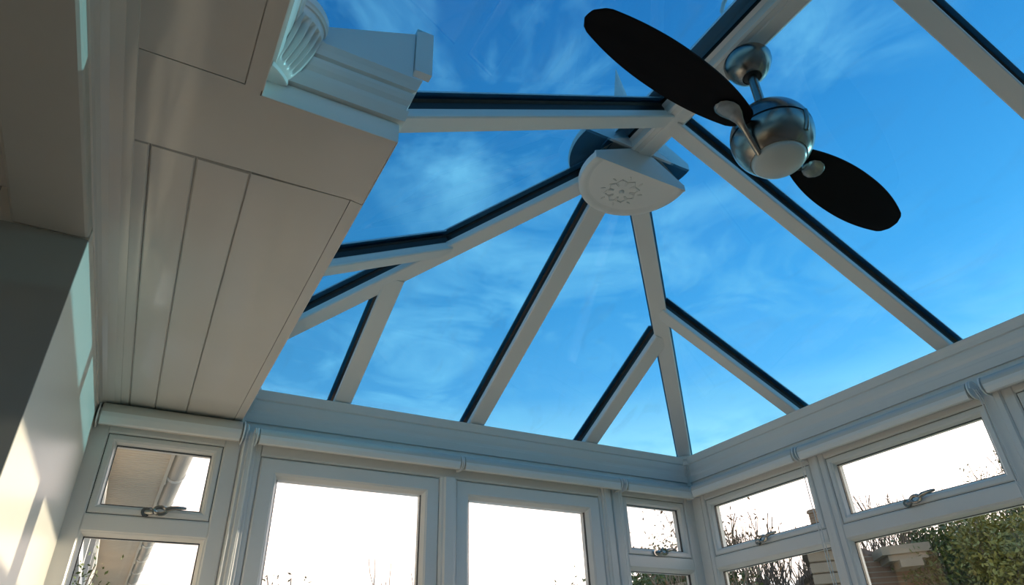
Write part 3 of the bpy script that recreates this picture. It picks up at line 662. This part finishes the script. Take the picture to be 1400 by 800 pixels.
# ---------------------------------------------------------------- outside on the left: house wall, eaves, gutter
S('wall_outside', MB().box(-.55, -.215, 3.2, 14, -.3, 2.55), M['brickp'])
t = empty('house_eaves', (-.02, 8.6, 2.45)); tag(t, 'pale ribbed eaves soffit of the house seen through the small left windows', 'eaves')
sb = MB()
y = 3.12
while y < 14:                       # ribbed boards running out from the wall, shallow reeds
    for q in (0, .05): sb.sweep([(q, 0), (q+.012, -.012), (q+.034, -.012), (q+.046, 0), (q+.046, .012), (q, .012)], (-.215, y, 2.45), (.150, y, 2.45), (0, 1, 0), (0, 0, 1))
    y += .1
sb.build('soffit_boards', M['soffit'], t)
MB().box(.150, .172, 3.12, 14, 2.425, 2.60).build('fascia_board', M['soffit'], t)
MB().prism([(-.5, 3.12, 2.56), (.20, 3.12, 2.56), (.20, 3.12, 2.60), (-.5, 3.12, 3.0)], (0, 10.9, 0)).build('roof_tiles', M['tile'], t)
place(t)
t = empty('gutter', (.235, 8.6, 2.46)); tag(t, 'white plastic gutter with brackets running along the house eaves', 'gutter')
gp = [(.060*math.cos(a), .060*math.sin(a)) for a in [math.pi+math.pi*i/14 for i in range(15)]]; gi = [(p*.93, q*.93) for p, q in gp][::-1]
MB().sweep(gp+gi, (.236, 3.15, 2.52), (.236, 14, 2.52), (1, 0, 0), (0, 0, 1)).build('gutter_trough', M['gutter'], t)
for i in range(11):
    y = 3.75+i*.85; q = [(.066*math.cos(a), .066*math.sin(a)) for a in [math.pi+math.pi*j/14 for j in range(15)]]
    MB().sweep(q+[(p_*.92, q_*.92) for p_, q_ in q][::-1], (.236, y, 2.52), (.236, y+.055, 2.52), (1, 0, 0), (0, 0, 1)).box(.168, .18, y, y+.055, 2.44, 2.55).build('gutter_bracket', M['outwhite'], t)
place(t)
# white house window beyond, on the outer house wall
t = empty('window_outside', (-.2, 5.6, 1.0)); tag(t, kind='structure'); t.name = 'window_30'
omap = lambda u, v, d: (-.215+d, u, v)
mb = MB(); ring(mb, omap, (3.9, 8.2, .9, 2.30), [(0, -.01), (0, .045), (.06, .045), (.075, .02), (.075, -.01)])
for u in (5.0, 6.2, 7.2): ubox(mb, omap, u-.05, u+.05, .95, 2.25, -.01, .04)
ubox(mb, omap, 3.9, 8.2, 1.72, 1.80, -.01, .035)
ubox(mb, omap, 3.85, 8.25, .84, .90, 0, .11)
mb.build('window_frame', M['outwhite'], t)
mb = MB(); ubox(mb, omap, 3.95, 8.15, .95, 2.25, .0, .006); mb.build('glass_pane', mat('dark window glass', (.05, .06, .07), .05), t); place(t)

# ---------------------------------------------------------------- vegetation
def tree_skeleton(rnd, base, height, spread, levels, r0, lean=(0, 0), nb=3, up=.55, fork=.35):
    segs = []; tips = []
    def grow(p, d, length, r, lvl):
        k = 4; pts = [p.copy()]; q = p.copy(); dd = d.copy()
        for i in range(k):
            dd = (dd+Vector((rnd.uniform(-1, 1), rnd.uniform(-1, 1), rnd.uniform(-.3, .8)))*.16).normalized(); q = q+dd*length/k; pts.append(q.copy())
        segs.append((pts, [r*(1-.45*i/k) for i in range(k+1)]))
        if lvl == 0: tips.extend(pts[2:]); return
        for j in range(nb+(1 if lvl > 1 else 0)):
            i = rnd.choice([2, 3, 4]) if j else 4
            a = rnd.uniform(0, 2*math.pi); e = Vector((math.cos(a), math.sin(a), 0))
            nd = (dd*up+e*spread*rnd.uniform(.5, 1)+Vector((0, 0, .35))).normalized()
            grow(pts[i], nd, length*rnd.uniform(.58, .8), r*.5, lvl-1)
    l0 = height*fork; grow(Vector(base), Vector((lean[0], lean[1], 1)).normalized(), l0, r0, levels)
    return segs, tips
def plant(name, base, height, label, cat, group, seed, spread=.6, levels=4, r0=.07, bark='bark', leaf=None, nleaf=0, lsize=.05, lspread=.12, nb=3, fork=.35, lean=(0, 0), minr=.003, toplimit=None):
    rnd = random.Random(seed); base = Vector(base); t = empty(name, base); tag(t, label, cat, group)
    segs, tips = tree_skeleton(rnd, base, height, spread, levels, r0, lean, nb, fork=fork)
    ztop = max(p.z for p in tips); k = height/(ztop-base.z)
    def fit(p): return base+(p-base)*k
    mb = MB()
    for pts, rr in segs: mb.tube([fit(p) for p in pts], [max(minr, r) for r in rr], 5 if rr[0] > .02 else 3, caps=False)
    mb.build('trunk_and_branches', M[bark], t)
    if leaf and nleaf:
        lm = MB()
        for i in range(nleaf):
            p = fit(rnd.choice(tips))+Vector([rnd.gauss(0, lspread) for _ in range(3)])
            a = Vector([rnd.uniform(-1, 1) for _ in range(3)]).normalized(); b = a.cross(Vector([rnd.uniform(-1, 1) for _ in range(3)])).normalized(); s_ = lsize*rnd.uniform(.6, 1.3)
            lm.add([p-a*s_, p+b*s_*.45, p+a*s_, p-b*s_*.45], [(0, 1, 2, 3)])
        lm.build('leaves', M[leaf], t)
    place(t); return t
def ground(u, v, dist, z=-.3):
    p = at(u, v, dist); return (p.x, p.y, z), p.z-z
TG = 'trees and shrubs outside the windows'
b, h = ground(985, 690, 8.5); plant('leafy_tree', b, h+.1, 'tree with sparse curled brown leaves behind the narrow corner window', 'tree', TG, 3, spread=.55, levels=4, r0=.06, leaf='leafb', nleaf=700, lsize=.03, lspread=.1, bark='barkp')
for i, (u, v, dist, lb) in enumerate([(1008, 712, 14, 'bare branched tree left of the handle in the first right window'), (1040, 706, 17, 'bare branched tree just above the handle in the first right window'), (1066, 716, 15, 'bare branched tree right of the handle in the first right window'), (1092, 724, 20, 'thin bare tree beside the chimney')]):
    b, h = ground(u, v, dist); plant('bare_tree', b, h, lb, 'tree', TG, 11+i, spread=.42, levels=4, r0=.10, nb=3, minr=.011, fork=.26)
for i, (u, v, dist, lb) in enumerate([(1175, 686, 18, 'bare tree at the left of the second right window'), (1228, 668, 19.5, 'bare tree above the beige dormer of the bungalow'), (1268, 674, 21, 'faint bare tree right of the second window handle')]):
    b, h = ground(u, v, dist); plant('bare_tree', b, h, lb, 'tree', TG, 31+i, spread=.42, levels=4, r0=.10, nb=3, minr=.011, fork=.26)
b, h = ground(1350, 624, 13); plant('leafy_shrub', b, h*1.12, 'tall loose shrub with yellow green leaves at the right end of the second right window', 'shrub', TG, 41, spread=.45, levels=5, r0=.05, leaf='leafy', nleaf=3500, lsize=.028, lspread=.07, bark='barkp', nb=3, minr=.006)
for i, (u, v, dist, lb, lf, nl) in enumerate([(1285, 722, 12.5, 'dense dark green shrub right of the brick house', 'leafg', 22000), (1335, 706, 11.5, 'dense yellow green shrub in the middle of the lower right window', 'leafy', 22000), (1392, 684, 12.5, 'dense olive shrub at the right edge of the lower right window', 'leafg', 24000)]):
    b, h = ground(u, v, dist); plant('dense_shrub', b, h, lb, 'shrub', TG, 51+i, spread=.55, levels=5, r0=.05, leaf=lf, nleaf=nl, lsize=.036, lspread=.16, bark='barkp', nb=3, fork=.24, minr=.006)
# unseen tree added beyond the right frame edge: its crown keeps sun off the upper roof
t = empty('added_shade_tree', (12.5, -3.6, -.3)); tag(t, 'unseen tall tree added right of the picture to shade the upper roof', 'tree', TG)
rnd = random.Random(5); mb = MB().tube([(12.5, -3.6, -.3), (12.6, -3.4, 2), (12.3, -2.4, 4.4), (12.4, -1.2, 5.4), (12.4, 1.0, 5.8)], [.22, .18, .15, .10, .04], 8)
for i in range(26):
    y_ = rnd.uniform(-3.2, 1.2); mb.tube([(12.35, y_, 5.0), (12.35+rnd.uniform(-.5, .5), y_+rnd.uniform(-.5, .6), 5.0+rnd.uniform(-.9, 1.2)), (12.35+rnd.uniform(-1, 1), min(1.8, y_+rnd.uniform(-1, 1)), 5.0+rnd.uniform(-1.2, 2))], [.05, .03, .01], 5)
mb.build('trunk_and_branches', M['bark'], t)
lm = MB(); cnt = 0
while cnt < 26000:
    x_, y_, z_ = rnd.uniform(-1.3, 1.3), rnd.uniform(-2.9, 2.9), rnd.uniform(-1, 1)
    if (x_/1.3)**2+(y_/2.9)**4+z_**4 > 1: continue
    p = Vector((12.4+x_, -.75+y_, 5.05+z_*1.42+.05*math.sin(y_*7))); cnt += 1
    if p.z < 3.66+.05*math.sin(p.y*5): continue
    a = Vector([rnd.uniform(-1, 1) for _ in range(3)]).normalized(); b = a.cross(Vector([rnd.uniform(-1, 1) for _ in range(3)])).normalized(); s_ = .085
    lm.add([p-a*s_, p+b*s_*.6, p+a*s_, p-b*s_*.6], [(0, 1, 2, 3)])
lm.build('leaves', M['leafg'], t); place(t)
for i, (u, v, dist) in enumerate([(880, 786, 13), (915, 782, 14), (950, 784, 13)]):
    b, h = ground(u, v, dist); plant('dark_hedge_tree', b, h, ['dark round topped tree left in the lower corner window', 'dark round topped tree in the middle of the lower corner window', 'dark tree right in the lower corner window'][i], 'tree', TG, 61+i, spread=.8, levels=4, r0=.08, leaf='leafg', nleaf=14000, lsize=.045, lspread=.25, fork=.3)
for i, (u, v, dist, lb) in enumerate([(378, 783, 6, 'leafy sprig tip at the bottom left of the left door glass'), (412, 788, 6, 'second leafy sprig behind the left door glass'), (440, 784, 6, 'third leafy sprig, right of the others behind the left door glass')]):
    b, h = ground(u, v, dist); plant('garden_sprig', b, h, lb, 'shrub', TG, 71+i, spread=.25, levels=2, r0=.015, leaf='leafg', nleaf=90, lsize=.016, lspread=.05, fork=.75, minr=.004)
b, h = ground(530, 752, 9); plant('bare_sapling', b, h, 'thin bare sapling behind the right half of the left door glass', 'tree', TG, 81, spread=.18, levels=3, r0=.02, fork=.6, minr=.004, nb=2)
b, h = ground(556, 776, 10); plant('bare_sapling', b, h, 'lower bare sapling beside the left door edge', 'tree', TG, 82, spread=.18, levels=3, r0=.02, fork=.6, minr=.004, nb=2)
b, h = ground(170, 774, 4.4); plant('garden_shrub', b, h, 'green leafy shrub against the house wall in the lower left window', 'shrub', TG, 91, spread=.9, levels=4, r0=.02, leaf='leafg', nleaf=4500, lsize=.013, lspread=.05, fork=.62)
b, h = ground(212, 794, 5); plant('garden_shrub', b, h, 'lower green shrub right of the leafy one in the lower left window', 'shrub', TG, 92, spread=.4, levels=3, r0=.02, leaf='leafg', nleaf=250, lsize=.011, lspread=.04, fork=.65)

# ---------------------------------------------------------------- neighbours
# brick bungalow with gable, and beige stepped dormer
def yawbox(mb, c, dx, dy, x0, x1, y0, y1, z0, z1):
    vs = [Vector(c)+dx*x+dy*y+Vector((0, 0, z)) for z in (z0, z1) for y in (y0, y1) for x in (x0, x1)]
    mb.add(vs, [(0, 2, 3, 1), (4, 5, 7, 6), (0, 1, 5, 4), (2, 6, 7, 3), (0, 4, 6, 2), (1, 3, 7, 5)])
pA = at(1160, 745, 12); pB = at(1292, 757, 12.4)
dx = Vector((pB.x-pA.x, pB.y-pA.y, 0)).normalized(); dy = Vector((-dx.y, dx.x, 0))
if dy.dot(Vector((pA.x, pA.y, 0))) < 0: dy = -dy
Wd = Vector((pB.x-pA.x, pB.y-pA.y, 0)).length
t = empty('brick_bungalow', (pA.x, pA.y, -.3)); tag(t, 'brown brick gabled bungalow in the lower part of the second right window', 'house')
c0 = Vector((pA.x, pA.y, 0)); zt = pA.z; zr = at(1205, 760, 12).z
MB().prism([c0+Vector((0, 0, -.3)), c0+dx*Wd+Vector((0, 0, -.3)), c0+dx*Wd+Vector((0, 0, zt-.65)), c0+Vector((0, 0, zt-.05))], dy*4).build('brick_wall', M['brick'], t)
MB().prism([c0-dx*.1+Vector((0, 0, zt-.04)), c0+dx*(Wd+.2)+Vector((0, 0, zt-.68)), c0+dx*(Wd+.2)+Vector((0, 0, zt-.60)), c0-dx*.1+Vector((0, 0, zt+.05))], dy*4.3-dy*0).build('tiled_roof', M['tile'], t)
q0 = at(1203, 748, 11.6); q1 = at(1274, 752, 11.6); zb_ = at(1210, 776, 11.6).z
e0 = Vector((q0.x, q0.y, 0)); ex = Vector((q1.x-q0.x, q1.y-q0.y, 0)); Lx = ex.length; ex.normalize(); ey = dy
mb = MB(); H = q0.z-zb_
yawbox(mb, e0, ex, ey, 0, Lx, 0, .5, q0.z-H*.42, q0.z); yawbox(mb, e0, ex, ey, .08, Lx-.05, .04, .5, q0.z-H*.72, q0.z-H*.40); yawbox(mb, e0, ex, ey, .20, Lx-.15, .0, .5, zb_-.02, q0.z-H*.70)  # plain beige boxes stacked in front of the brick wall
mb.build('blocks', M['beige'], t)['label'] = 'beige stepped dormer'; place(t)
p0 = at(1103, 752, 11); p1 = at(1150, 748, 11)
e0 = Vector((p0.x, p0.y, 0)); ex = Vector((p1.x-p0.x, p1.y-p0.y, 0)); Lx = ex.length; ex.normalize(); ey = Vector((-ex.y, ex.x, 0)); ey = ey if ey.dot(e0) > 0 else -ey
t = empty('garden_shed', (p0.x, p0.y, -.3)); tag(t, 'beige boarded shed at the right of the first right window below the chimney', 'shed')
mb = MB(); z = -.3; zt = p0.z
while z < zt-.02:
    yawbox(mb, e0, ex, ey, 0, Lx, .02, 1.5, z, z+.14); yawbox(mb, e0, ex, ey, -.01, Lx+.01, 0, 1.52, z+.01, z+.125); z += .15
mb.build('shed_boards', M['beige'], t)
mb = MB(); yawbox(mb, e0, ex, ey, -.1, Lx+.1, -.12, 1.7, zt, zt+.06); mb.build('shed_roof', M['tile'], t); place(t)
pc = at(1112, 697, 24)
t = empty('far_house', (pc.x, pc.y, -.3)); tag(t, 'distant house whose brown brick chimney shows above the first right window sash', 'house')
mb = MB().box(pc.x-.13, pc.x+.13, pc.y-.13, pc.y+.13, 2.5, pc.z).box(pc.x-.16, pc.x+.16, pc.y-.16, pc.y+.16, pc.z-.12, pc.z-.03); mb.build('chimney', M['brick'], t)
MB().prism([(pc.x-1, pc.y+3.0, 2.1), (pc.x-1, pc.y, 2.9), (pc.x-1, pc.y-3.0, 2.1)], (6, 0, 0)).build('tiled_roof', M['tile'], t)
MB().box(pc.x-.8, pc.x+4.8, pc.y-2.6, pc.y+2.6, -.3, 2.3).build('brick_wall', M['brick'], t); place(t)
q = at(1131, 640, 14); t = empty('telegraph_pole', (q.x, q.y, -.3)); tag(t, 'wooden telegraph pole hidden behind the post between the right windows', 'pole')
MB().tube([(q.x, q.y, -.3), (q.x, q.y, q.z-.1)], [.09, .07], 10).build('pole', M['bark'], t); MB().tube([(q.x, q.y, q.z-.2), (q.x, q.y, q.z-.05)], .02, 8).build('insulator', M['black'], t); place(t)
p1 = at(1131, 656, 14); p1.x, p1.y = q.x, q.y; p0 = at(985, 694, 17); pts = [p0.lerp(p1, i/10)-Vector((0, 0, .25*(1-(i/5-1)**2))) for i in range(11)]
o = MB().tube(pts, .0035, 5).build('overhead_wire', M['wire']); recentre(o); tag(o, 'thin overhead wire crossing the sky in the first right window', 'wire')
